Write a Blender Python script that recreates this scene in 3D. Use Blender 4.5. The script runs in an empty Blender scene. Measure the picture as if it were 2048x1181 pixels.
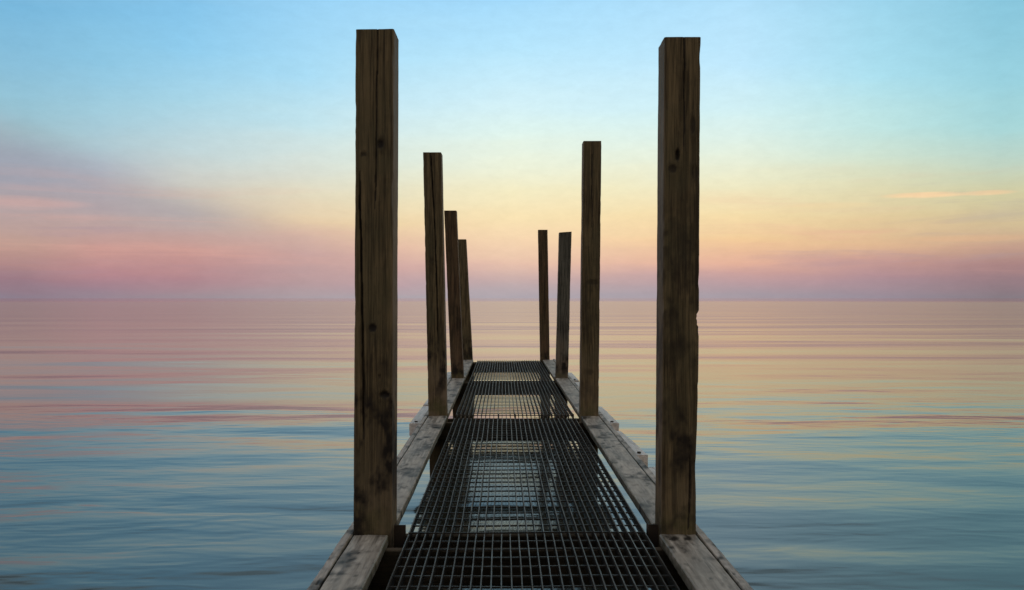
import bpy, math, random
import numpy as np
from mathutils import Vector, noise as mn

random.seed(7)
scene = bpy.context.scene
COL = scene.collection
F = 1848.0                 # focal length in photo pixels (2048 wide)
CAM_Z = 1.27               # camera height above the water
DECK = 0.46                # top of the side boards above the water
YAW = 0.0103               # the jetty runs very slightly to the left


# ------------------------------------------------------------------ helpers
def srgb(r, g, b):
    out = []
    for c in (r, g, b):
        c /= 255.0
        out.append(c / 12.92 if c <= 0.04045 else ((c + 0.055) / 1.055) ** 2.4)
    return tuple(out) + (1.0,)


class NT:
    """tiny node-tree helper"""
    def __init__(self, tree):
        self.t = tree
        self.n = tree.nodes
        self.l = tree.links

    def new(self, kind, **kw):
        nd = self.n.new(kind)
        for k, v in kw.items():
            setattr(nd, k, v)
        return nd

    def put(self, sock, val):
        if isinstance(val, bpy.types.NodeSocket):
            self.l.new(val, sock)
        elif val is not None:
            sock.default_value = val

    def math(self, op, a, b=None, c=None, clamp=False):
        nd = self.new('ShaderNodeMath', operation=op, use_clamp=clamp)
        self.put(nd.inputs[0], a)
        self.put(nd.inputs[1], b)
        self.put(nd.inputs[2], c)
        return nd.outputs[0]

    def maprange(self, v, a, b, c=0.0, d=1.0, smooth=False):
        nd = self.new('ShaderNodeMapRange', interpolation_type='SMOOTHSTEP' if smooth else 'LINEAR')
        self.put(nd.inputs[0], v)
        for i, x in enumerate((a, b, c, d)):
            self.put(nd.inputs[i + 1], x)
        return nd.outputs[0]

    def mix(self, fac, a, b, blend='MIX'):
        nd = self.new('ShaderNodeMix', data_type='RGBA', blend_type=blend)
        self.put(nd.inputs[0], fac)
        self.put(nd.inputs[6], a)
        self.put(nd.inputs[7], b)
        return nd.outputs[2]

    def ramp(self, fac, stops, interp='LINEAR'):
        nd = self.new('ShaderNodeValToRGB')
        cr = nd.color_ramp
        cr.interpolation = interp
        while len(cr.elements) < len(stops):
            cr.elements.new(0.5)
        for e, (p, c) in zip(cr.elements, stops):
            e.position = p
            e.color = c
        self.put(nd.inputs[0], fac)
        return nd.outputs[0]

    def mapping(self, vec, scale=(1, 1, 1), rot=(0, 0, 0), loc=(0, 0, 0)):
        nd = self.new('ShaderNodeMapping')
        self.put(nd.inputs[0], vec)
        nd.inputs[1].default_value = loc
        nd.inputs[2].default_value = rot
        nd.inputs[3].default_value = scale
        return nd.outputs[0]

    def noise(self, vec, scale=1.0, detail=2.0, rough=0.5, dist=0.0):
        nd = self.new('ShaderNodeTexNoise')
        self.put(nd.inputs['Vector'], vec)
        nd.inputs['Scale'].default_value = scale
        nd.inputs['Detail'].default_value = detail
        nd.inputs['Roughness'].default_value = rough
        nd.inputs['Distortion'].default_value = dist
        return nd.outputs[0]


def material(name):
    m = bpy.data.materials.new(name)
    m.use_nodes = True
    m.node_tree.nodes.clear()
    k = NT(m.node_tree)
    out = k.new('ShaderNodeOutputMaterial')
    bs = k.new('ShaderNodeBsdfPrincipled')
    k.l.new(bs.outputs[0], out.inputs[0])
    return m, k, bs


def mesh_obj(name, verts, faces, mat, parent=None, attrs=None, smooth=False):
    me = bpy.data.meshes.new(name)
    me.from_pydata(verts, [], faces)
    me.validate()
    if attrs:
        for an, vals in attrs.items():
            a = me.attributes.new(an, 'FLOAT', 'POINT')
            a.data.foreach_set('value', vals)
    if smooth:
        me.polygons.foreach_set('use_smooth', [True] * len(me.polygons))
        me.set_sharp_from_angle(angle=math.radians(38))
    me.materials.append(mat)
    o = bpy.data.objects.new(name, me)
    COL.objects.link(o)
    if parent:
        o.parent = parent
    return o


def tag(o, label=None, cat=None, group=None, kind=None):
    if label: o['label'] = label
    if cat: o['category'] = cat
    if group: o['group'] = group
    if kind: o['kind'] = kind
    return o


# ------------------------------------------------------------------ materials
def wood_material(name, dark, light, tint, grain=(62, 62, 2.0), rough=0.66, blotch=0.6, spec=0.2, use_x=False):
    m, k, bs = material(name)
    tc = k.new('ShaderNodeTexCoord')
    oi = k.new('ShaderNodeObjectInfo')
    off = k.new('ShaderNodeVectorMath', operation='ADD')
    k.put(off.inputs[0], tc.outputs['Object'])
    sc = k.new('ShaderNodeVectorMath', operation='SCALE')
    k.put(sc.inputs[0], oi.outputs['Location'])
    sc.inputs['Scale'].default_value = 3.1
    k.put(off.inputs[1], sc.outputs[0])
    p = off.outputs[0]
    g1 = k.noise(k.mapping(p, grain), 1.0, 5, 0.6, 0.6)
    g2 = k.noise(k.mapping(p, tuple(3.5 * q for q in grain)), 1.0, 3, 0.6)
    b1 = k.noise(p, 5.0, 5, 0.65, 0.4)
    b2 = k.noise(p, 17.0, 4, 0.7)
    f = k.maprange(k.math('ADD', k.math('MULTIPLY', g1, 0.62), k.math('MULTIPLY', g2, 0.38)), 0.42, 0.58)
    c = k.mix(f, dark, light)
    c = k.mix(k.math('MULTIPLY', k.maprange(b1, 0.42, 0.66), blotch), c, tint)
    c = k.mix(k.math('MULTIPLY', k.maprange(b2, 0.55, 0.75), 0.35), c, tuple(x * 0.45 for x in dark[:3]) + (1,))
    chk = k.noise(k.mapping(p, tuple((150 if q > 10 else 2.6) for q in grain)), 1.0, 2, 0.5)
    c = k.mix(k.maprange(chk, 0.63, 0.70, 0.0, 0.5), c, tuple(x * 0.3 for x in dark[:3]) + (1,))
    ap = k.new('ShaderNodeAttribute', attribute_name='worn_or_lit')  # carries wear, plus the light painted onto the post sides
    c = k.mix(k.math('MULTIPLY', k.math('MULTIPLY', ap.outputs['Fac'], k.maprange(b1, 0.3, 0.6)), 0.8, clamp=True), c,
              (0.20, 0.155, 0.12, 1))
    ag = k.new('ShaderNodeAttribute', attribute_name='algae')
    c = k.mix(k.math('MULTIPLY', k.math('MULTIPLY', ag.outputs['Fac'], k.maprange(b2, 0.3, 0.6)), 0.9, clamp=True), c,
              (0.050, 0.055, 0.018, 1))
    at = k.new('ShaderNodeAttribute', attribute_name='stain')
    c = k.mix(k.math('MULTIPLY', at.outputs['Fac'], k.maprange(b2, 0.35, 0.6, 0.75, 1.15), clamp=True), c, (0.010, 0.008, 0.007, 1))
    k.put(bs.inputs['Base Color'], c)
    k.put(bs.inputs['Roughness'], k.maprange(g1, 0.3, 0.7, rough - 0.08, rough + 0.1))
    bs.inputs['Specular IOR Level'].default_value = spec
    bp = k.new('ShaderNodeBump')
    bp.inputs['Strength'].default_value = 0.5
    bp.inputs['Distance'].default_value = 0.0025
    k.put(bp.inputs['Height'], k.math('ADD', g1, k.math('MULTIPLY', g2, 0.6)))
    k.put(bs.inputs['Normal'], bp.outputs[0])
    return m


M_POST = wood_material('post_wood', (0.038, 0.029, 0.015, 1), (0.150, 0.117, 0.066, 1), (0.070, 0.064, 0.036, 1))
M_POSTG = wood_material('grey_post_wood', (0.022, 0.023, 0.021, 1), (0.125, 0.124, 0.110, 1), (0.066, 0.070, 0.058, 1))
M_POSTR = wood_material('red_post_wood', (0.022, 0.014, 0.008, 1), (0.120, 0.078, 0.046, 1), (0.060, 0.048, 0.024, 1))
M_BOARD = wood_material('board_wood', (0.19, 0.17, 0.152, 1), (0.47, 0.435, 0.395, 1), (0.32, 0.288, 0.255, 1),
                        grain=(26, 2.0, 26), rough=0.54, blotch=0.7, spec=0.5)
M_SKIRT = wood_material('skirt_wood', (0.21, 0.185, 0.165, 1), (0.47, 0.43, 0.40, 1), (0.33, 0.30, 0.275, 1),
                        grain=(30, 2.2, 30), rough=0.54, blotch=0.5, spec=0.5)
M_BEAM = wood_material('beam_wood', (0.035, 0.026, 0.018, 1), (0.12, 0.092, 0.066, 1), (0.06, 0.05, 0.036, 1),
                       grain=(2.2, 30, 30), rough=0.85)
M_BUMP = wood_material('bumper_board', (0.46, 0.455, 0.46, 1), (0.74, 0.73, 0.73, 1), (0.62, 0.60, 0.60, 1),
                       grain=(22, 2.0, 22), rough=0.5, blotch=0.5, spec=0.5)

M_STEEL, k, bs = material('grating_steel')
tc = k.new('ShaderNodeTexCoord')
n1 = k.noise(tc.outputs['Object'], 9.0, 5, 0.7)
n2 = k.noise(tc.outputs['Object'], 45.0, 3, 0.7)
c = k.mix(k.maprange(n1, 0.35, 0.7), (0.020, 0.022, 0.023, 1), (0.042, 0.037, 0.032, 1))
c = k.mix(k.maprange(n2, 0.55, 0.8), c, (0.045, 0.024, 0.014, 1))
k.put(bs.inputs['Base Color'], c)
bs.inputs['Metallic'].default_value = 0.0
k.put(bs.inputs['Roughness'], k.maprange(n1, 0.3, 0.7, 0.30, 0.55))

M_IRON, k, bs = material('dark_iron')
tc = k.new('ShaderNodeTexCoord')
n1 = k.noise(tc.outputs['Object'], 40.0, 4, 0.7)
k.put(bs.inputs['Base Color'], k.mix(n1, (0.012, 0.011, 0.010, 1), (0.05, 0.035, 0.026, 1)))
bs.inputs['Metallic'].default_value = 0.4
bs.inputs['Roughness'].default_value = 0.7

# ------------------------------------------------------------------ timber
def fbm(x, y, z, o=3):
    return mn.fractal(Vector((x, y, z)), 1.0, 2.0, o)


def sstep(a, b, x):
    t = min(1.0, max(0.0, (x - a) / (b - a)))
    return t * t * (3 - 2 * t)


def timber(w, d, length, step, nf=10, ns=5, rough=0.0012, ch=0.005, seed=0.0, push=None, paint=None, axis='z',
           shift=None, t0=0.0, endtilt=0.0, ts=None):
    """A sawn timber: dense 'front' face (v=-d/2), chamfered edges, slightly uneven.
    push(face,u,t)->metres inwards ; paint(face,u,t)->(stain,worn,algae) ; shift(t)->(du,dv) bends it"""
    prof = []
    hw, hd = w / 2, d / 2
    for i in range(nf + 1):
        prof.append(('f', -hw + ch + (w - 2 * ch) * i / nf, -hd, (0, 1)))
    for i in range(ns + 1):
        prof.append(('r', hw, -hd + ch + (d - 2 * ch) * i / ns, (-1, 0)))
    for i in range(ns + 1):
        prof.append(('b', hw - ch - (w - 2 * ch) * i / ns, hd, (0, -1)))
    for i in range(ns + 1):
        prof.append(('l', -hw, hd - ch - (d - 2 * ch) * i / ns, (1, 0)))
    n = len(prof)
    if ts is None:
        m = max(2, int(round(length / step)))
        ts = [t0 + length * i / m for i in range(m + 1)]
    verts, st, wo, al = [], [], [], []
    tmax, tmin = ts[-1], ts[0]
    for t in ts:
        su, sv = shift(t) if shift else (0, 0)
        for (face, u, v, nin) in prof:
            q = rough * fbm(u * 9 + seed, v * 9 + 3.3, t * 2.2 + seed) + 0.4 * rough * fbm(u * 40 + seed, v * 40, t * 14)
            p = push(face, u, v, t) if push else 0.0
            uu = u + nin[0] * (q + p) + su
            vv = v + nin[1] * (q + p) + sv
            tt = t
            if endtilt and t > tmax - 1e-6:
                tt = t + endtilt * u
            s = paint(face, u, v, t) if paint else (0, 0, 0)
            st.append(s[0]); wo.append(s[1]); al.append(s[2])
            verts.append((uu, vv, tt) if axis == 'z' else ((uu, tt, -vv) if axis == 'y' else (tt, vv, -uu)))
    faces = []
    for j in range(len(ts) - 1):
        for i in range(n):
            a = j * n + i
            b = j * n + (i + 1) % n
            faces.append((a, b, b + n, a + n))
    faces.append(tuple(reversed(range(n))))
    faces.append(tuple((len(ts) - 1) * n + i for i in range(n)))
    return verts, faces, {'stain': st, 'worn_or_lit': wo, 'algae': al}


def crack(path, width, depth):
    """path: list of (u,t) sorted by t"""
    def f(u, t):
        for (u0, a), (u1, b) in zip(path, path[1:]):
            if a <= t <= b:
                c = u0 + (u1 - u0) * (t - a) / (b - a) + 0.0022 * fbm(3.1, 7.7, t * 9)
                taper = min(1.0, (t - path[0][1]) / 0.12 + 0.15, (path[-1][1] - t) / 0.12 + 0.15)
                w = width * (0.5 + 0.5 * taper)
                return depth * taper * max(0.0, 1 - abs(u - c) / w)
        return 0.0
    return f


PW = 0.125     # post width
PD = 0.142     # post depth


def make_post(label, y, xb, xt, top, mat, seed, cracks=(), knots=(), notch=None, dark=(), worn_or_lit=0.25, step=0.012, tilt=0.0,
              nf=26, dents=(), PW=PW):
    """y: front face distance; xb/xt: centre of the front face at deck and at the top; top: height above the water"""
    bot = -0.9
    lean = (xt - xb) / (top - DECK)
    cr = [crack([(u, t) for u, t in c[0]], c[1], c[2]) for c in cracks]

    def push(face, u, v, t):
        p = 0.0
        h = t
        if face == 'f':
            for f in cr:
                p += f(u, h)
            for (ku, kt, ru, rt, dep, dk) in knots:
                r = math.hypot((u - ku) / ru, (h - kt) / rt)
                if r < 1:
                    p += dep * (1 - r * r)
                elif r < 2.2:
                    p -= 0.0012 * (2.2 - r)
        if notch:
            side, a, b, dep = notch
            if (face == side or (face == 'f' and u > PW / 2 - 0.012) or (face == 'b' and u > PW / 2 - 0.012)) and a < h < b:
                e = (h - a) / (b - a)
                pr = dep * (min(1.0, (1 - e) / 0.12)) * (0.45 + 0.55 * e) * (0.8 + 0.5 * fbm(2, v * 30, h * 40))
                if face == side:
                    p += max(0, pr)
        for (side, hc, sg, dep) in dents:
            if face == side:
                p += dep * math.exp(-((h - hc) / sg) ** 2)
        return p

    def paint(face, u, v, t):
        s = 0.0
        for (hc, hs, amt) in dark:
            nz = fbm(u * 14 + seed, v * 14 + 1.7, t * 6 + seed, 4)
            n3 = fbm(u * 34 + seed, v * 34, t * 20 + seed, 4)
            s = max(s, amt * 1.12 * sstep(1.25, 0.2, abs(t - DECK - hc + 0.16 * nz) / hs) * sstep(-0.45, 0.35, nz + 0.6 * n3))
        if face == 'f':
            for f in cr:
                if f(u, t) > 0.0004:
                    s = max(s, 0.85)
            for (ku, kt, ru, rt, dep, dk) in knots:
                r = math.hypot((u - ku) / ru, (t - kt) / rt)
                s = max(s, dk * sstep(1.35, 0.7, r), 0.35 * dk * sstep(2.6, 1.2, r) * (0.5 + 0.5 * math.sin(r * 14)))
        hb = t - DECK
        w = worn_or_lit * sstep(0.5, 0.05, hb + 0.15 * fbm(u * 10, v * 10, t * 4 + seed))
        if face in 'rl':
            w = max(w, 0.75)  # both side faces lightened all over: side light put into the colour
        a = 0.7 * sstep(0.10, 0.0, abs(hb - 0.03) + 0.05 * fbm(u * 20, v * 20, seed))
        if hb < -0.1:
            a = 0.6
            s = max(s, 0.35 + 0.4 * sstep(-0.25, -0.42, hb))
        return (max(0.0, s), max(0.0, w), max(0.0, a))

    ts = [bot, -0.4, -0.1]
    t = 0.05
    while t < top - 0.004:
        ts.append(t)
        t += step if t > DECK - 0.1 else 0.06
    ts.append(top)
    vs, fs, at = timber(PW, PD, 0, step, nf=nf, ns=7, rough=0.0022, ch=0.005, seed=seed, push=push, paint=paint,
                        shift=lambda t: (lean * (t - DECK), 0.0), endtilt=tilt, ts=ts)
    # origin at the foot of the post where it meets the deck
    out = []
    for x, yy, z in vs:
        c0 = lean * (z - DECK)
        hi = lo = PW / 2
        for (side, hc, sg, dep) in dents:
            if side == 'r':
                hi -= dep * math.exp(-((z - hc) / sg) ** 2)
        if notch and notch[1] < z < notch[2]:
            e = (z - notch[1]) / (notch[2] - notch[1])
            hi -= notch[3] * min(1.0, (1 - e) / 0.12) * (0.35 + 0.65 * e) * (0.85 + 0.5 * fbm(2, yy * 30, z * 40))
        # chipped arrises
        ch1 = 0.006 * max(0.0, fbm(seed, 3.0, z * 7, 4) - 0.12)
        ch2 = 0.006 * max(0.0, fbm(seed + 7, 3.0, z * 7, 4) - 0.12)
        if yy < -PD / 2 + 0.012:
            hi -= ch1
            lo -= ch2
        x = c0 + max(-lo, min(hi, x - c0))
        out.append((x, yy + PD / 2, z - DECK))
    vs = out
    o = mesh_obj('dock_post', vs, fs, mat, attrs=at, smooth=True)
    o.location = (xb, y, DECK)
    tag(o, label, 'post', 'square timber posts along the jetty')
    return o


def wx(px, y):
    return (px - 1024.0) * y / F


def wz(py, y):
    return CAM_Z - (py - 597.0) * y / F


Y1, Y2, Y3, Y4 = 3.17, 6.37, 9.36, 12.17


def pt(px, py, y, cx):                       # photo pixel on a post's front face -> (u, height)
    return ((px - cx) * y / F, wz(py, y))


# --- first pair
xb, xt = wx(745, Y1), wx(749.2, Y1)
make_post('tall left front post of brown timber with two round knots and a long crack', Y1, xb, xt, wz(58.6, Y1), M_POST, 1.3,
          cracks=[([pt(727, 880, Y1, 746), pt(726, 720, Y1, 746.5), pt(722, 520, Y1, 747), pt(719, 340, Y1, 748)], 0.0040, 0.010),
                  ([pt(751, 420, Y1, 748), pt(752, 280, Y1, 748), pt(757, -20, Y1, 749.2)], 0.0036, 0.005)],
          knots=[(*pt(761, 288, Y1, 748), 0.012, 0.018, 0.004, 0.95), (*pt(727, 309, Y1, 748), 0.011, 0.008, 0.003, 0.8),
                 (*pt(745, 656, Y1, 746.5), 0.014, 0.014, 0.004, 0.95), (*pt(769, 790, Y1, 746), 0.019, 0.012, 0.008, 0.95),
                 (*pt(759, 752, Y1, 746), 0.005, 0.008, 0.003, 0.8)],
          dark=[(0.36, 0.20, 1.0), (0.12, 0.16, 0.85), (0.62, 0.10, 0.4)], worn_or_lit=0.32, step=0.007, tilt=0.012, nf=40, PW=0.132)
xb, xt = wx(1359, Y1), wx(1365.6, Y1)
make_post('tall right front post with a swirled knot and a notched right edge', Y1, xb, xt,
          wz(74.4, Y1), M_POST, 5.9,
          cracks=[([pt(1368, 300, Y1, 1364), pt(1369, 200, Y1, 1365), pt(1368, 20, Y1, 1365.6)], 0.003, 0.004),
                  ([pt(1376, 1060, Y1, 1359), pt(1380, 980, Y1, 1359.5), pt(1378, 880, Y1, 1360)], 0.004, 0.006)],
          knots=[(*pt(1355, 310, Y1, 1364), 0.008, 0.022, 0.011, 1.0), (*pt(1345, 338, Y1, 1364), 0.015, 0.015, 0.002, 0.8),
                 (*pt(1385, 250, Y1, 1364), 0.010, 0.030, 0.001, 0.55), (*pt(1390, 345, Y1, 1364), 0.012, 0.024, 0.001, 0.5),
                 (*pt(1384, 470, Y1, 1363), 0.010, 0.040, 0.001, 0.5)],
          notch=('r', wz(652, Y1), wz(624, Y1), 0.017), dents=[('r', wz(940, Y1), 0.20, 0.009)],
          dark=[(0.85, 0.45, 0.52), (0.36, 0.16, 0.75), (0.06, 0.06, 0.5)], worn_or_lit=0.3, step=0.007, nf=40)
# --- second pair
make_post('brown post second from the camera on the left, split by one long vertical crack', Y2, wx(875, Y2), wx(864, Y2), wz(305, Y2), M_POST, 9.2,
          cracks=[([pt(876, 690, Y2, 872.5), pt(875, 617, Y2, 871), pt(871, 485, Y2, 868), pt(867, 400, Y2, 866), pt(861, 290, Y2, 864)], 0.0052, 0.012)],
          knots=[(*pt(866, 522, Y2, 868.5), 0.03, 0.012, 0.001, 0.4)],
          dark=[(0.40, 0.22, 0.85)], worn_or_lit=0.85, nf=30)
make_post('brown post second from the camera on the right, with a flat even top', Y2, wx(1179, Y2), wx(1185, Y2), wz(282.3, Y2), M_POST, 13.1,
          knots=[(*pt(1186, 565, Y2, 1182), 0.05, 0.02, 0.001, 0.45), (*pt(1178, 745, Y2, 1180), 0.03, 0.02, 0.001, 0.4)],
          cracks=[([pt(1184, 480, Y2, 1183), pt(1184, 284, Y2, 1185)], 0.004, 0.004)],
          dark=[(0.75, 0.25, 0.4), (0.2, 0.1, 0.3)], worn_or_lit=0.4)
# --- third pair
make_post('reddish brown post third from the camera on the left, leaning outwards', Y3, wx(914.5, Y3), wx(900.3, Y3), wz(421.5, Y3), M_POSTR, 17.7,
          dark=[(0.10, 0.09, 0.8), (0.65, 0.18, 0.35)], worn_or_lit=0.3, step=0.02)
make_post('short greyish post third from the camera on the right, leaning outwards', Y3, wx(1124, Y3), wx(1131, Y3), wz(464.5, Y3), M_POSTG, 21.4,
          dark=[(0.17, 0.10, 0.85), (0.55, 0.12, 0.35)], worn_or_lit=0.9, step=0.02, tilt=0.07)
# --- last pair
make_post('farthest post on the left, half hidden behind the reddish one', Y4, wx(935.5, Y4), wx(922.5, Y4), wz(479, Y4), M_POST, 25.2,
          dark=[(0.16, 0.16, 0.8)], worn_or_lit=0.1, step=0.025)
make_post('farthest post on the right, slim with a rust brown top', Y4, wx(1090, Y4), wx(1085.7, Y4), wz(460, Y4), M_POSTR, 29.5,
          dark=[(0.05, 0.07, 0.9)], worn_or_lit=0.1, step=0.025)


# ------------------------------------------------------------------ jetty sections
RL0, RL1 = -0.511, -0.385      # left side board (across the jetty)
RR0, RR1 = 0.539, 0.665        # right side board
GX0, GX1 = -0.325, 0.495       # grating


def board_painter(seed, inner, holes):
    def paint(face, u, v, t):
        nz = fbm(u * 9 + seed, 2.0, t * 3.2 + seed, 4)
        n2 = fbm(u * 26 + seed, 8.0, t * 16 + seed, 4)
        s = 0.72 * sstep(-0.02, 0.65, nz + 0.5 * n2) + 0.35 * sstep(0.1, 0.6, n2)
        for (hu, ht, hr) in holes:
            r = math.hypot(u - hu, (t - ht) * 0.8) / hr
            s = max(s, 0.9 * sstep(1.3, 0.5, r))
        a = 0.0
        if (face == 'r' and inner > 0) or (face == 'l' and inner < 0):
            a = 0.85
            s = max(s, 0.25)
        elif face == 'f' and inner * u > 0.05:
            a = 0.55 * sstep(0.1, 0.7, nz + 0.3)
        return (s, 0.25 * sstep(0.1, 0.8, -nz), a)
    return paint


def add_board(parent, name, x0, x1, y0, y1, ztop, thick, mat, seed, inner=1, holes=0, step=0.025, rough=0.002, ragged=0.0, nf=10,
              skew=0.0, yaw=0.0, clean=False):
    w = x1 - x0
    rnd = random.Random(int(seed * 100))
    hl = [(rnd.uniform(-w * .38, w * .38), rnd.uniform(y0, y1) - y0, rnd.uniform(0.004, 0.008)) for _ in range(holes)]

    def push(face, u, v, t):
        p = 0.0
        if ragged:
            q = fbm(seed, 4.4, t * 5.0, 4)
            if (face == 'l' and inner > 0) or (face == 'r' and inner < 0):
                p += ragged * max(0.0, q + 0.1) + 0.4 * ragged * max(0, fbm(seed, 1.1, t * 23))
            if face == 'f':
                p += 0.5 * ragged * max(0.0, fbm(u * 20 + seed, 9.1, t * 6) - 0.1)
        if face == 'f':
            for (hu, ht, hr) in hl:
                r = math.hypot(u - hu, t - ht) / hr
                if r < 1:
                    p += 0.004 * (1 - r)
        return p
    vs, fs, at = timber(w, thick, y1 - y0, step, nf=nf, ns=3, rough=rough, ch=0.004, seed=seed, push=push,
                        paint=(lambda f, u, v, t: (0.5 * sstep(0.25, 0.8, fbm(u * 14 + seed, 2, t * 6, 4)), 0, 0)) if clean else board_painter(seed, inner, hl),
                        axis='y')
    o = mesh_obj(name, vs, fs, mat, parent, at, True)
    o.location = ((x0 + x1) / 2, y0, ztop - thick / 2)
    o.rotation_euler = (0, skew, yaw)
    return o


def add_beam(parent, y0, seed, x0=-0.509, x1=0.663, ztop=0.4185, height=0.124, thick=0.038):
    def paint(face, u, v, t):
        nz = fbm(u * 12, v * 12 + seed, t * 4, 3)
        if face == 'l':                              # upper edge, painted paler than the other faces
            return (0.0, 0.8, 0.2)
        return (0.45 + 0.3 * nz, 0.0, 0.3)
    # axis 'x': t -> x, v -> y, u -> -z  (so face 'l' is the top)
    vs, fs, at = timber(height, thick, x1 - x0, 0.05, nf=4, ns=3, rough=0.0015, seed=seed, paint=paint, axis='x')
    o = mesh_obj('cross_beam', vs, fs, M_BEAM, parent, at, True)
    o.location = (x0, y0 + thick / 2, ztop - height / 2)
    return o


def add_grating(parent, y0, y1, seed, frayed=False, loose_end=False):
    rnd = random.Random(seed)
    verts, faces = [], []
    ztop, dep, th = 0.455, 0.035, 0.0036
    nb = 29

    def sweep(pts, hw, zt, zb, along_y=True):
        b = len(verts)
        for (x, y, dz) in pts:
            if along_y:
                verts.extend([(x - hw, y, zt + dz), (x + hw, y, zt + dz), (x + hw, y, zb + dz), (x - hw, y, zb + dz)])
            else:
                verts.extend([(x, y - hw, zt + dz), (x, y - hw, zb + dz), (x, y + hw, zb + dz), (x, y + hw, zt + dz)])
        m = len(pts)
        for j in range(m - 1):
            for i in range(4):
                a = b + j * 4 + i
                c = b + j * 4 + (i + 1) % 4
                faces.append((a, a + 4, c + 4, c))
        faces.append((b, b + 1, b + 2, b + 3))
        e = b + (m - 1) * 4
        faces.append((e + 3, e + 2, e + 1, e))

    def wave(x, y):
        return 0.0035 * mn.noise(Vector((x * 3, y * 1.3, seed * 1.7)))

    def side(i, y):
        return 0.0022 * mn.noise(Vector((i * 0.35, y * 2.1, seed * 2.3 + 5))) + 0.0012 * mn.noise(Vector((i * 9.1, y * 5.0, seed)))
    for i in range(nb):
        x = GX0 + (GX1 - GX0) * i / (nb - 1)
        a, b = y0, y1
        bend0 = bend1 = 0.0
        if frayed:
            a += rnd.uniform(-0.035, 0.012)
            bend0 = rnd.choice((0, 0, 1)) * rnd.uniform(-0.008, 0.008)
        if loose_end:
            b += rnd.uniform(-0.01, 0.022)
            bend1 = rnd.choice((0, 0, 1)) * rnd.uniform(-0.008, 0.008)
        ys = [a, a + 0.03, a + 0.07]
        y = a + 0.14
        while y < b - 0.15:
            ys.append(y)
            y += 0.09
        ys += [b - 0.08, b - 0.03, b]
        pts = []
        for y in ys:
            xx = x + side(i, y)
            xx += bend0 * max(0.0, 1 - (y - a) / 0.08) + bend1 * max(0.0, 1 - (b - y) / 0.08)
            pts.append((xx, y, wave(x, y)))
        sweep(pts, th / 2, ztop, ztop - dep)
    y = y0 + 0.045
    while y < y1 - 0.02:
        xs = [GX0 - 0.006 + (GX1 - GX0 + 0.012) * q / 12 for q in range(13)]
        off = rnd.uniform(-0.003, 0.003)
        sweep([(x, y + off + 0.0016 * mn.noise(Vector((x * 5, y * 7, seed))), wave(x, y)) for x in xs], 0.0024, ztop - 0.0100,
              ztop - 0.0155, along_y=False)
        y += 0.1
    return mesh_obj('grating', verts, faces, M_STEEL, parent)


def add_bumper(parent, side, y0, y1, seed, w0=0.085, ztop=0.425, h=0.085, yaw=0.0):
    """pale fender timber along the outside of the skirt board"""
    if side > 0:
        x0, x1 = 0.704, 0.704 + w0
    else:
        x0, x1 = -0.545 - w0, -0.545
    o = add_board(parent, 'bumper', x0, x1, y0, y1, ztop, h, M_BUMP, seed, inner=-side, holes=2, step=0.03, rough=0.003, ragged=0.004,
                  nf=8, yaw=yaw, clean=True)
    # bolt head near the near end of the bumper
    vs, fs = [], []
    n = 6
    for z in (0, 0.008):
        for i in range(n):
            vs.append((0.011 * math.cos(i * math.tau / n), 0.011 * math.sin(i * math.tau / n), z))
    fs = [tuple((i, (i + 1) % n, n + (i + 1) % n, n + i)) for i in range(n)] + [tuple(range(n, 2 * n)), tuple(reversed(range(n)))]
    b = mesh_obj('bolt', vs, fs, M_IRON, o)
    b.location = (0.0, 0.05, h / 2 + 0.0005)
    return o


def add_bracket(parent, x, y):
    """dark steel angle that holds the beam to the post"""
    t, a, hgt = 0.006, 0.045, 0.115
    prof = [(0, 0), (a, 0), (a, t), (t, t), (t, a), (0, a)]
    vs = [(px, py, 0) for px, py in prof] + [(px, py, hgt) for px, py in prof]
    n = 6
    fs = [(i, (i + 1) % n, n + (i + 1) % n, n + i) for i in range(n)] + [tuple(reversed(range(n))), tuple(range(n, 2 * n))]
    o = mesh_obj('bracket', vs, fs, M_IRON, parent)
    o.location = (x, y, 0.36)
    return o


def section(label):
    r = bpy.data.objects.new('jetty_section', None)
    COL.objects.link(r)
    r.rotation_euler = (0, 0, YAW)
    r.empty_display_size = 0.2
    return tag(r, label, 'jetty', 'jetty sections joined end to end')


# near section, under and in front of the camera
s = section('nearest jetty section at the bottom edge, ending at the two tallest posts')
add_board(s, 'side_board', RL0, RL1 - 0.006, -1.0, Y1 - 0.004, DECK, 0.038, M_BOARD, 2.2, inner=1, holes=26, step=0.016, nf=18, ragged=0.002)
add_board(s, 'side_board', RR0, RR1, -1.0, Y1 - 0.004, DECK, 0.038, M_BOARD, 4.7, inner=-1, holes=26, step=0.016, nf=18, ragged=0.002)
add_board(s, 'skirt_board', -0.546, -0.515, -1.0, 3.235, DECK + 0.001, 0.19, M_SKIRT, 6.1, inner=1, holes=10, step=0.016, ragged=0.008)
add_board(s, 'skirt_board', 0.669, 0.701, -1.0, 3.235, DECK + 0.001, 0.19, M_SKIRT, 8.3, inner=-1, holes=10, step=0.016, ragged=0.005)
add_grating(s, -1.0, 3.20, 11)
for yy in (-0.9, 0.55, 1.9, Y1 - 0.045):
    add_beam(s, yy, yy + 3)

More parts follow.
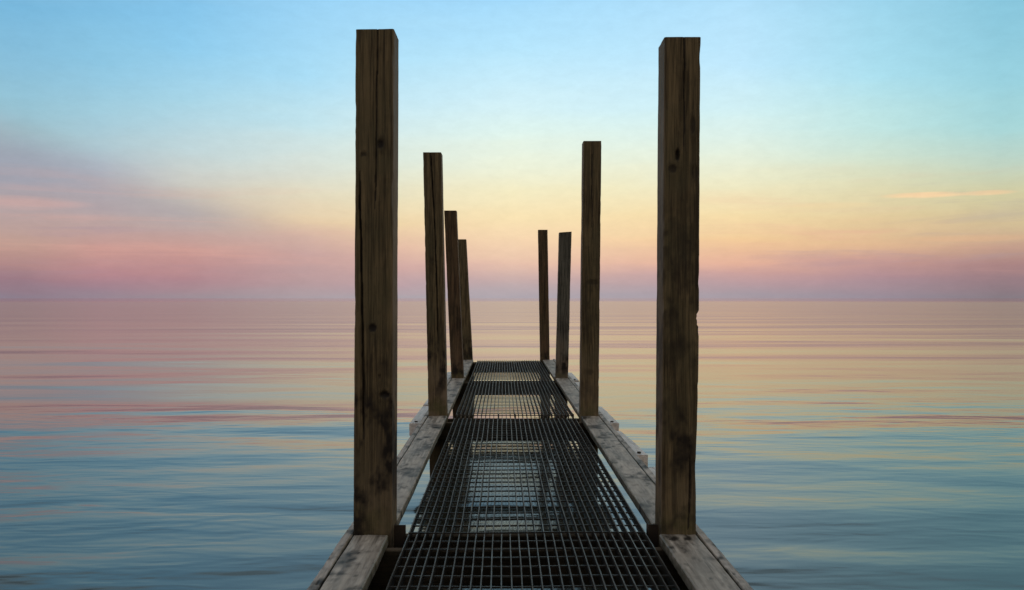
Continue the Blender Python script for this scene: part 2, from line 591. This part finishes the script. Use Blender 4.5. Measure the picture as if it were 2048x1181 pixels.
s = section('second jetty section from the camera, between the front pair of posts and the next pair')
add_board(s, 'side_board', RL0, RL1, Y1 + 0.146, 5.655, DECK, 0.038, M_BOARD, 12.2, inner=1, holes=18, step=0.018, nf=16, ragged=0.001)
add_board(s, 'side_board', RL0, RL1 + 0.002, 5.660, Y2 - 0.004, DECK - 0.001, 0.038, M_BOARD, 13.2, inner=1, holes=4, step=0.02, nf=14)
add_board(s, 'side_board', RR0, RR1, Y1 + 0.146, 5.905, DECK, 0.038, M_BOARD, 14.7, inner=-1, holes=18, step=0.018, nf=16, ragged=0.001)
add_board(s, 'side_board', RR0 + 0.002, RR1, 5.910, Y2 - 0.004, DECK - 0.001, 0.038, M_BOARD, 15.9, inner=-1, holes=4, step=0.02, nf=14)
add_board(s, 'skirt_board', -0.545, -0.515, 3.240, 6.43, DECK - 0.002, 0.19, M_SKIRT, 16.1, inner=1, holes=8, ragged=0.003)
add_board(s, 'skirt_board', 0.669, 0.702, 3.240, 6.43, DECK - 0.002, 0.19, M_SKIRT, 18.3, inner=-1, holes=8, ragged=0.003)
add_grating(s, 3.212, 6.29, 12, loose_end=True)
add_beam(s, Y1 + 0.146, 31)
add_beam(s, Y2 - 0.045, 33)
add_bracket(s, -0.384, Y1 + 0.07)
add_bracket(s, 0.512, Y1 + 0.07)
add_bumper(s, 1, 4.98, 5.88, 41, yaw=0.035)
add_bumper(s, 1, 3.75, 4.62, 42, w0=0.07)

s = section('third jetty section from the camera, the one whose grating starts with frayed bar ends')
add_board(s, 'side_board', RL0, RL1 + 0.002, Y2 + 0.146, Y3 - 0.004, DECK, 0.038, M_BOARD, 22.2, inner=1, holes=10, step=0.03)
add_board(s, 'side_board', RR0, RR1, Y2 + 0.146, Y3 - 0.004, DECK, 0.038, M_BOARD, 24.7, inner=-1, holes=10, step=0.03)
add_board(s, 'skirt_board', -0.545, -0.515, 6.435, 9.42, DECK, 0.19, M_SKIRT, 26.1, inner=1, ragged=0.003)
add_board(s, 'skirt_board', 0.669, 0.702, 6.435, 9.42, DECK, 0.19, M_SKIRT, 28.3, inner=-1, ragged=0.003)
add_grating(s, 6.475, 9.335, 13, frayed=True)
add_beam(s, Y2 + 0.146, 51)
add_beam(s, Y3 - 0.045, 53)
add_bumper(s, 1, 6.24, 7.20, 61, yaw=0.012)
add_bumper(s, -1, 6.25, 7.25, 62, yaw=0.0)
add_bumper(s, -1, 7.36, 8.25, 63)
add_bumper(s, 1, 8.1, 9.3, 64)

s = section('farthest jetty section, ending at the last pair of posts over open water')
add_board(s, 'side_board', RL0, RL1 + 0.002, Y3 + 0.146, Y4 - 0.004, DECK, 0.038, M_BOARD, 32.2, inner=1, holes=8, step=0.03)
add_board(s, 'side_board', RR0 - 0.01, RR1, Y3 + 0.146, Y4 - 0.004, DECK, 0.038, M_BOARD, 34.7, inner=-1, holes=8, step=0.03)
add_board(s, 'skirt_board', -0.545, -0.515, 9.425, 12.32, DECK, 0.19, M_SKIRT, 36.1, inner=1, ragged=0.003)
add_board(s, 'skirt_board', 0.669, 0.702, 9.425, 12.32, DECK, 0.19, M_SKIRT, 38.3, inner=-1, ragged=0.003)
add_grating(s, 9.345, 12.24, 14)
add_beam(s, Y3 + 0.146, 71)
add_beam(s, Y4 - 0.045, 73)
add_beam(s, Y4 + 0.146, 74)
add_bumper(s, 1, 9.50, 10.5, 81)
add_bumper(s, -1, 9.55, 10.6, 82)


# ------------------------------------------------------------------ water
M_WATER, k, bs = material('lake_water')
geo = k.new('ShaderNodeNewGeometry')
P = geo.outputs['Position']
sw1 = k.noise(k.mapping(P, (0.040, 0.20, 1), (0, 0, math.radians(2))), 1.0, 1.0, 0.4, 0.2)
sw2 = k.noise(k.mapping(P, (0.13, 0.50, 1), (0, 0, math.radians(-3))), 1.0, 1.5, 0.45, 0.3)
rp1 = k.noise(k.mapping(P, (0.36, 0.86, 1), (0, 0, math.radians(8))), 1.0, 1.6, 0.42, 0.35)
rp2 = k.noise(k.mapping(P, (1.7, 4.2, 1), (0, 0, math.radians(-10))), 1.0, 2.5, 0.5, 0.2)
patch = k.noise(k.mapping(P, (0.07, 0.13, 1), (0, 0, math.radians(20)), (3.0, 1.0, 0)), 1.0, 2.0, 0.5, 0.3)
pm = k.maprange(patch, 0.38, 0.62, 0.4, 1.0, True)
# ripples run in the shallows round the jetty and die away on the open lake
ln = k.new('ShaderNodeVectorMath', operation='LENGTH')
k.put(ln.inputs[0], P)
lg = k.math('LOGARITHM', ln.outputs['Value'], 10.0)
pm = k.math('MULTIPLY', pm, k.maprange(lg, 0.80, 1.35, 1.0, 0.12, True))
h = k.math('MULTIPLY', sw1, 0.10)
h = k.math('ADD', h, k.math('MULTIPLY', k.math('MULTIPLY', sw2, 0.034), k.maprange(lg, 1.1, 1.6, 1.0, 0.3, True)))
h = k.math('ADD', h, k.math('MULTIPLY', k.math('MULTIPLY', rp1, 0.094), pm))
h = k.math('ADD', h, k.math('MULTIPLY', k.math('MULTIPLY', rp2, 0.0140), pm))
bp = k.new('ShaderNodeBump')
bp.inputs['Strength'].default_value = 1.0
bp.inputs['Distance'].default_value = 1.0
k.put(bp.inputs['Height'], h)
k.put(bs.inputs['Normal'], bp.outputs[0])
bs.inputs['Base Color'].default_value = (0.036, 0.038, 0.029, 1)
bs.inputs['IOR'].default_value = 1.333
# the open lake is ruffled by a breath of wind, the water round the jetty is nearly smooth
rgh = k.maprange(lg, 0.7, 1.6, 0.085, 0.115)
rgh = k.math('SUBTRACT', rgh, k.maprange(lg, 2.42, 2.8, 0.0, 0.08, True))
k.put(bs.inputs['Roughness'], rgh)
rings = [0.0, 3, 8, 20, 60, 200, 800, 3000, 14000]
vs, fs = [(0, 0, 0)], []
n = 64
for r in rings[1:]:
    for i in range(n):
        vs.append((r * math.cos(i * math.tau / n), r * math.sin(i * math.tau / n), 0))
for i in range(n):
    fs.append((0, 1 + i, 1 + (i + 1) % n))
for j in range(len(rings) - 2):
    for i in range(n):
        a, b = 1 + j * n + i, 1 + j * n + (i + 1) % n
        fs.append((a, a + n, b + n, b))
o = mesh_obj('water', vs, fs, M_WATER)
tag(o, kind='structure')


# ------------------------------------------------------------------ sky
world = bpy.data.worlds.new('World')
scene.world = world
world.use_nodes = True
world.node_tree.nodes.clear()
k = NT(world.node_tree)
out = k.new('ShaderNodeOutputWorld')
bg = k.new('ShaderNodeBackground')
k.l.new(bg.outputs[0], out.inputs[0])
tc = k.new('ShaderNodeTexCoord')
sp = k.new('ShaderNodeSeparateXYZ')
k.put(sp.inputs[0], tc.outputs['Generated'])
X, Yd, Z = sp.outputs
hor = k.math('SQRT', k.math('ADD', k.math('MULTIPLY', X, X), k.math('MULTIPLY', Yd, Yd)))
elev = k.math('ARCTAN2', Z, hor)
az = k.math('ARCTAN2', X, Yd)
cv = k.new('ShaderNodeCombineXYZ')
k.put(cv.inputs[0], az)
k.put(cv.inputs[1], elev)
# wispy unevenness of the dusk layers
wisp = k.noise(k.mapping(cv.outputs[0], (2.2, 14.0, 1), (0, 0, math.radians(-4))), 1.0, 4, 0.55, 0.4)
wisp2 = k.noise(k.mapping(cv.outputs[0], (6.0, 60.0, 1), (0, 0, math.radians(-3)), (1.7, 0.4, 0)), 1.0, 3, 0.55, 0.3)
ew = k.math('ADD', elev, k.math('MULTIPLY', k.math('SUBTRACT', wisp, 0.5), 0.035))
ew = k.math('ADD', ew, k.math('MULTIPLY', k.math('SUBTRACT', wisp2, 0.5), 0.008))
pos = k.math('DIVIDE', ew, math.pi / 2, clamp=True)

ZEN = [(19, (150, 182, 198)), (21.5, (92, 114, 128)), (27, (54, 68, 77)), (40, (76, 86, 92)), (62, (150, 158, 165)), (90, (165, 165, 165))]
COLUMNS = {
    50: [(0, (118, 180, 216)), (100, (131, 186, 215)), (200, (146, 191, 209)), (260, (155, 187, 196)), (320, (153, 167, 180)),
         (365, (158, 161, 172)), (400, (180, 161, 157)), (420, (192, 163, 153)), (480, (188, 154, 142)), (520, (175, 135, 132)),
         (560, (151, 119, 129)), (594, (135, 125, 139))],
    200: [(0, (124, 186, 222)), (120, (138, 194, 222)), (220, (158, 200, 216)), (290, (170, 196, 205)), (345, (172, 180, 190)),
          (395, (180, 168, 168)), (440, (192, 162, 152)), (500, (194, 148, 142)), (540, (178, 132, 138)), (570, (156, 128, 140)),
          (595, (142, 132, 143))],
    370: [(0, (130, 192, 229)), (100, (141, 200, 232)), (200, (165, 209, 226)), (300, (188, 209, 213)), (355, (200, 203, 197)),
          (400, (197, 189, 177)), (430, (190, 176, 166)), (470, (196, 160, 150)), (520, (191, 144, 141)), (550, (172, 132, 139)),
          (595, (150, 139, 147))],
    610: [(0, (150, 206, 240)), (150, (166, 216, 240)), (250, (191, 223, 231)), (320, (211, 221, 213)), (390, (222, 213, 187)),
          (440, (225, 201, 167)), (478, (207, 175, 160)), (520, (194, 159, 155)), (560, (179, 151, 153)), (597, (165, 155, 161))],
    800: [(0, (156, 210, 243)), (120, (176, 222, 244)), (220, (200, 230, 238)), (290, (215, 232, 226)), (350, (224, 227, 206)),
          (400, (232, 221, 186)), (450, (235, 210, 168)), (495, (224, 186, 164)), (540, (204, 166, 160)), (575, (182, 157, 162)),
          (597, (170, 160, 166))],
    1024: [(0, (161, 214, 246)), (100, (180, 226, 248)), (200, (206, 236, 244)), (260, (219, 240, 234)), (330, (232, 238, 216)),
           (380, (240, 231, 192)), (430, (244, 222, 176)), (480, (242, 211, 174)), (530, (226, 189, 169)), (560, (198, 171, 167)),
           (597, (172, 163, 170))],
    1480: [(0, (174, 220, 246)), (130, (188, 228, 248)), (230, (208, 236, 238)), (310, (224, 236, 220)), (370, (234, 229, 194)),
           (430, (240, 217, 168)), (480, (238, 200, 152)), (525, (226, 176, 152)), (550, (202, 160, 154)), (575, (180, 152, 156)),
           (597, (164, 152, 160))],
    1760: [(0, (153, 208, 231)), (150, (168, 219, 234)), (250, (188, 224, 222)), (330, (207, 221, 200)), (385, (218, 213, 176)),
           (440, (222, 201, 156)), (485, (220, 182, 144)), (525, (200, 155, 143)), (560, (174, 140, 145)), (597, (150, 138, 149))],
    2000: [(0, (134, 194, 216)), (150, (150, 205, 219)), (250, (165, 210, 212)), (330, (186, 208, 194)), (395, (205, 201, 162)),
           (440, (208, 191, 150)), (475, (198, 164, 139)), (530, (168, 131, 129)), (565, (148, 122, 128)), (597, (132, 121, 128))],
}
prev = None
last_az = None
for px, stops in COLUMNS.items():
    a = math.atan((px - 1024) / F)
    dist = math.hypot(F, px - 1024)
    st = [(math.atan((597 - py) / dist) / (math.pi / 2), srgb(*c)) for py, c in stops]
    st = [(d / 90.0, srgb(*c)) for d, c in ZEN] + st
    st.sort(key=lambda q: q[0])
    col = k.ramp(pos, st)
    prev = col if prev is None else k.mix(k.maprange(az, last_az, a, smooth=False), prev, col)
    last_az = a
back = k.ramp(pos, [(0.0, srgb(196, 148, 108)), (0.06, srgb(208, 174, 134)), (0.18, srgb(192, 178, 154)), (0.40, srgb(170, 168, 161)),
                    (1.0, srgb(165, 165, 165))])
aaz = k.math('ABSOLUTE', az)
side = k.ramp(pos, [(0.0, srgb(222, 176, 154)), (0.05, srgb(250, 212, 176)), (0.13, srgb(252, 236, 208)), (0.30, srgb(206, 203, 192)),
                    (0.6, srgb(150, 156, 160)), (1.0, srgb(165, 165, 165))])
sky = k.mix(k.maprange(aaz, math.radians(32), math.radians(62), smooth=True), prev, side)
sky = k.mix(k.maprange(aaz, math.radians(75), math.radians(130), smooth=True), sky, back)
# the little lit clouds low on the right
def cloud(px, py, w, hgt, amt, colr, base):
    ca, ce = math.atan((px - 1024) / F), math.atan((597 - py) / math.hypot(F, px - 1024))
    dx = k.math('DIVIDE', k.math('SUBTRACT', az, ca), w / F * math.cos(ca) ** 2)
    dy = k.math('DIVIDE', k.math('SUBTRACT', elev, ce), hgt / F)
    dy = k.math('ADD', dy, k.math('MULTIPLY', k.math('SUBTRACT', wisp2, 0.5), 2.2))
    r = k.math('ADD', k.math('MULTIPLY', dx, dx), k.math('MULTIPLY', dy, dy))
    return k.mix(k.math('MULTIPLY', k.maprange(r, 1.0, 0.0, smooth=True), amt), base, srgb(*colr))
# grey-mauve bank that slopes down from the left towards the middle
eb = k.math('MULTIPLY_ADD', k.math('SUBTRACT', az, math.radians(-29)), -0.335, math.radians(9.9))
eb = k.math('ADD', eb, k.math('MULTIPLY', k.math('SUBTRACT', wisp, 0.5), 0.05))
dd = k.math('SUBTRACT', eb, elev)
bank = k.math('MULTIPLY', k.maprange(dd, math.radians(-0.6), math.radians(2.2), smooth=True),
              k.maprange(elev, math.radians(2.6), math.radians(5.4), smooth=True))
bank = k.math('MULTIPLY', bank, k.maprange(az, math.radians(-9), math.radians(-16), smooth=True))
sky = k.mix(k.math('MULTIPLY', bank, 0.5), sky, srgb(158, 156, 168))
sky = cloud(1850, 392, 105, 6.5, 0.9, (246, 210, 164), sky)
sky = cloud(1975, 386, 70, 5.5, 0.7, (240, 204, 160), sky)
sky = cloud(1660, 412, 110, 8, 0.3, (240, 208, 160), sky)
sky = cloud(1940, 476, 160, 8, 0.3, (228, 176, 138), sky)
sky = cloud(60, 405, 150, 14, 0.35, (222, 172, 160), sky)
# thin streaks and a little uneven haze
streak = k.noise(k.mapping(cv.outputs[0], (3.5, 48.0, 1), (0, 0, math.radians(-7)), (4.2, 2.1, 0)), 1.0, 5, 0.6, 0.5)
low = k.math('MULTIPLY', k.maprange(elev, math.radians(9), math.radians(4), smooth=True), k.math('MULTIPLY', k.maprange(elev, math.radians(0.6), math.radians(2.2)), k.maprange(aaz, math.radians(6), math.radians(18))))
sky = k.mix(k.math('MULTIPLY', k.math('MULTIPLY', k.maprange(streak, 0.5, 0.72, smooth=True), low), 0.30), sky, srgb(226, 168, 152))
sky = k.mix(k.math('MULTIPLY', k.math('MULTIPLY', k.maprange(streak, 0.48, 0.3, smooth=True), low), 0.22), sky, srgb(150, 138, 158))
fine = k.noise(k.mapping(cv.outputs[0], (40.0, 90.0, 1)), 1.0, 6, 0.75, 0.2)
gain = k.maprange(fine, 0.3, 0.7, 0.965, 1.035)
gv = k.new('ShaderNodeVectorMath', operation='SCALE')
k.put(gv.inputs[0], sky)
k.put(gv.inputs['Scale'], gain)
sky = gv.outputs[0]
k.put(bg.inputs['Color'], sky)
bg.inputs['Strength'].default_value = 1.05

# the sun is already down behind the camera: only a faint warm afterglow is left
sd = bpy.data.lights.new('afterglow_sun', 'SUN')
sd.energy = 0.05
sd.angle = math.radians(30)
sd.color = (1.0, 0.86, 0.72)
so = bpy.data.objects.new('afterglow_sun', sd)
so.rotation_euler = (math.radians(80), 0, math.radians(-25))
COL.objects.link(so)

# ------------------------------------------------------------------ camera
cd = bpy.data.cameras.new('camera')
cd.sensor_width = 36.0
cd.lens = 36.0 * F / 2048.0
cd.shift_y = 6.5 / 2048.0
cd.clip_start = 0.05
cd.clip_end = 40000
co = bpy.data.objects.new('camera', cd)
co.location = (0, 0, CAM_Z)
co.rotation_euler = (math.radians(90), 0, 0)
COL.objects.link(co)
scene.camera = co

scene.view_settings.view_transform = 'Standard'
scene.view_settings.look = 'None'
scene.view_settings.exposure = 0.0
scene.view_settings.gamma = 1.0
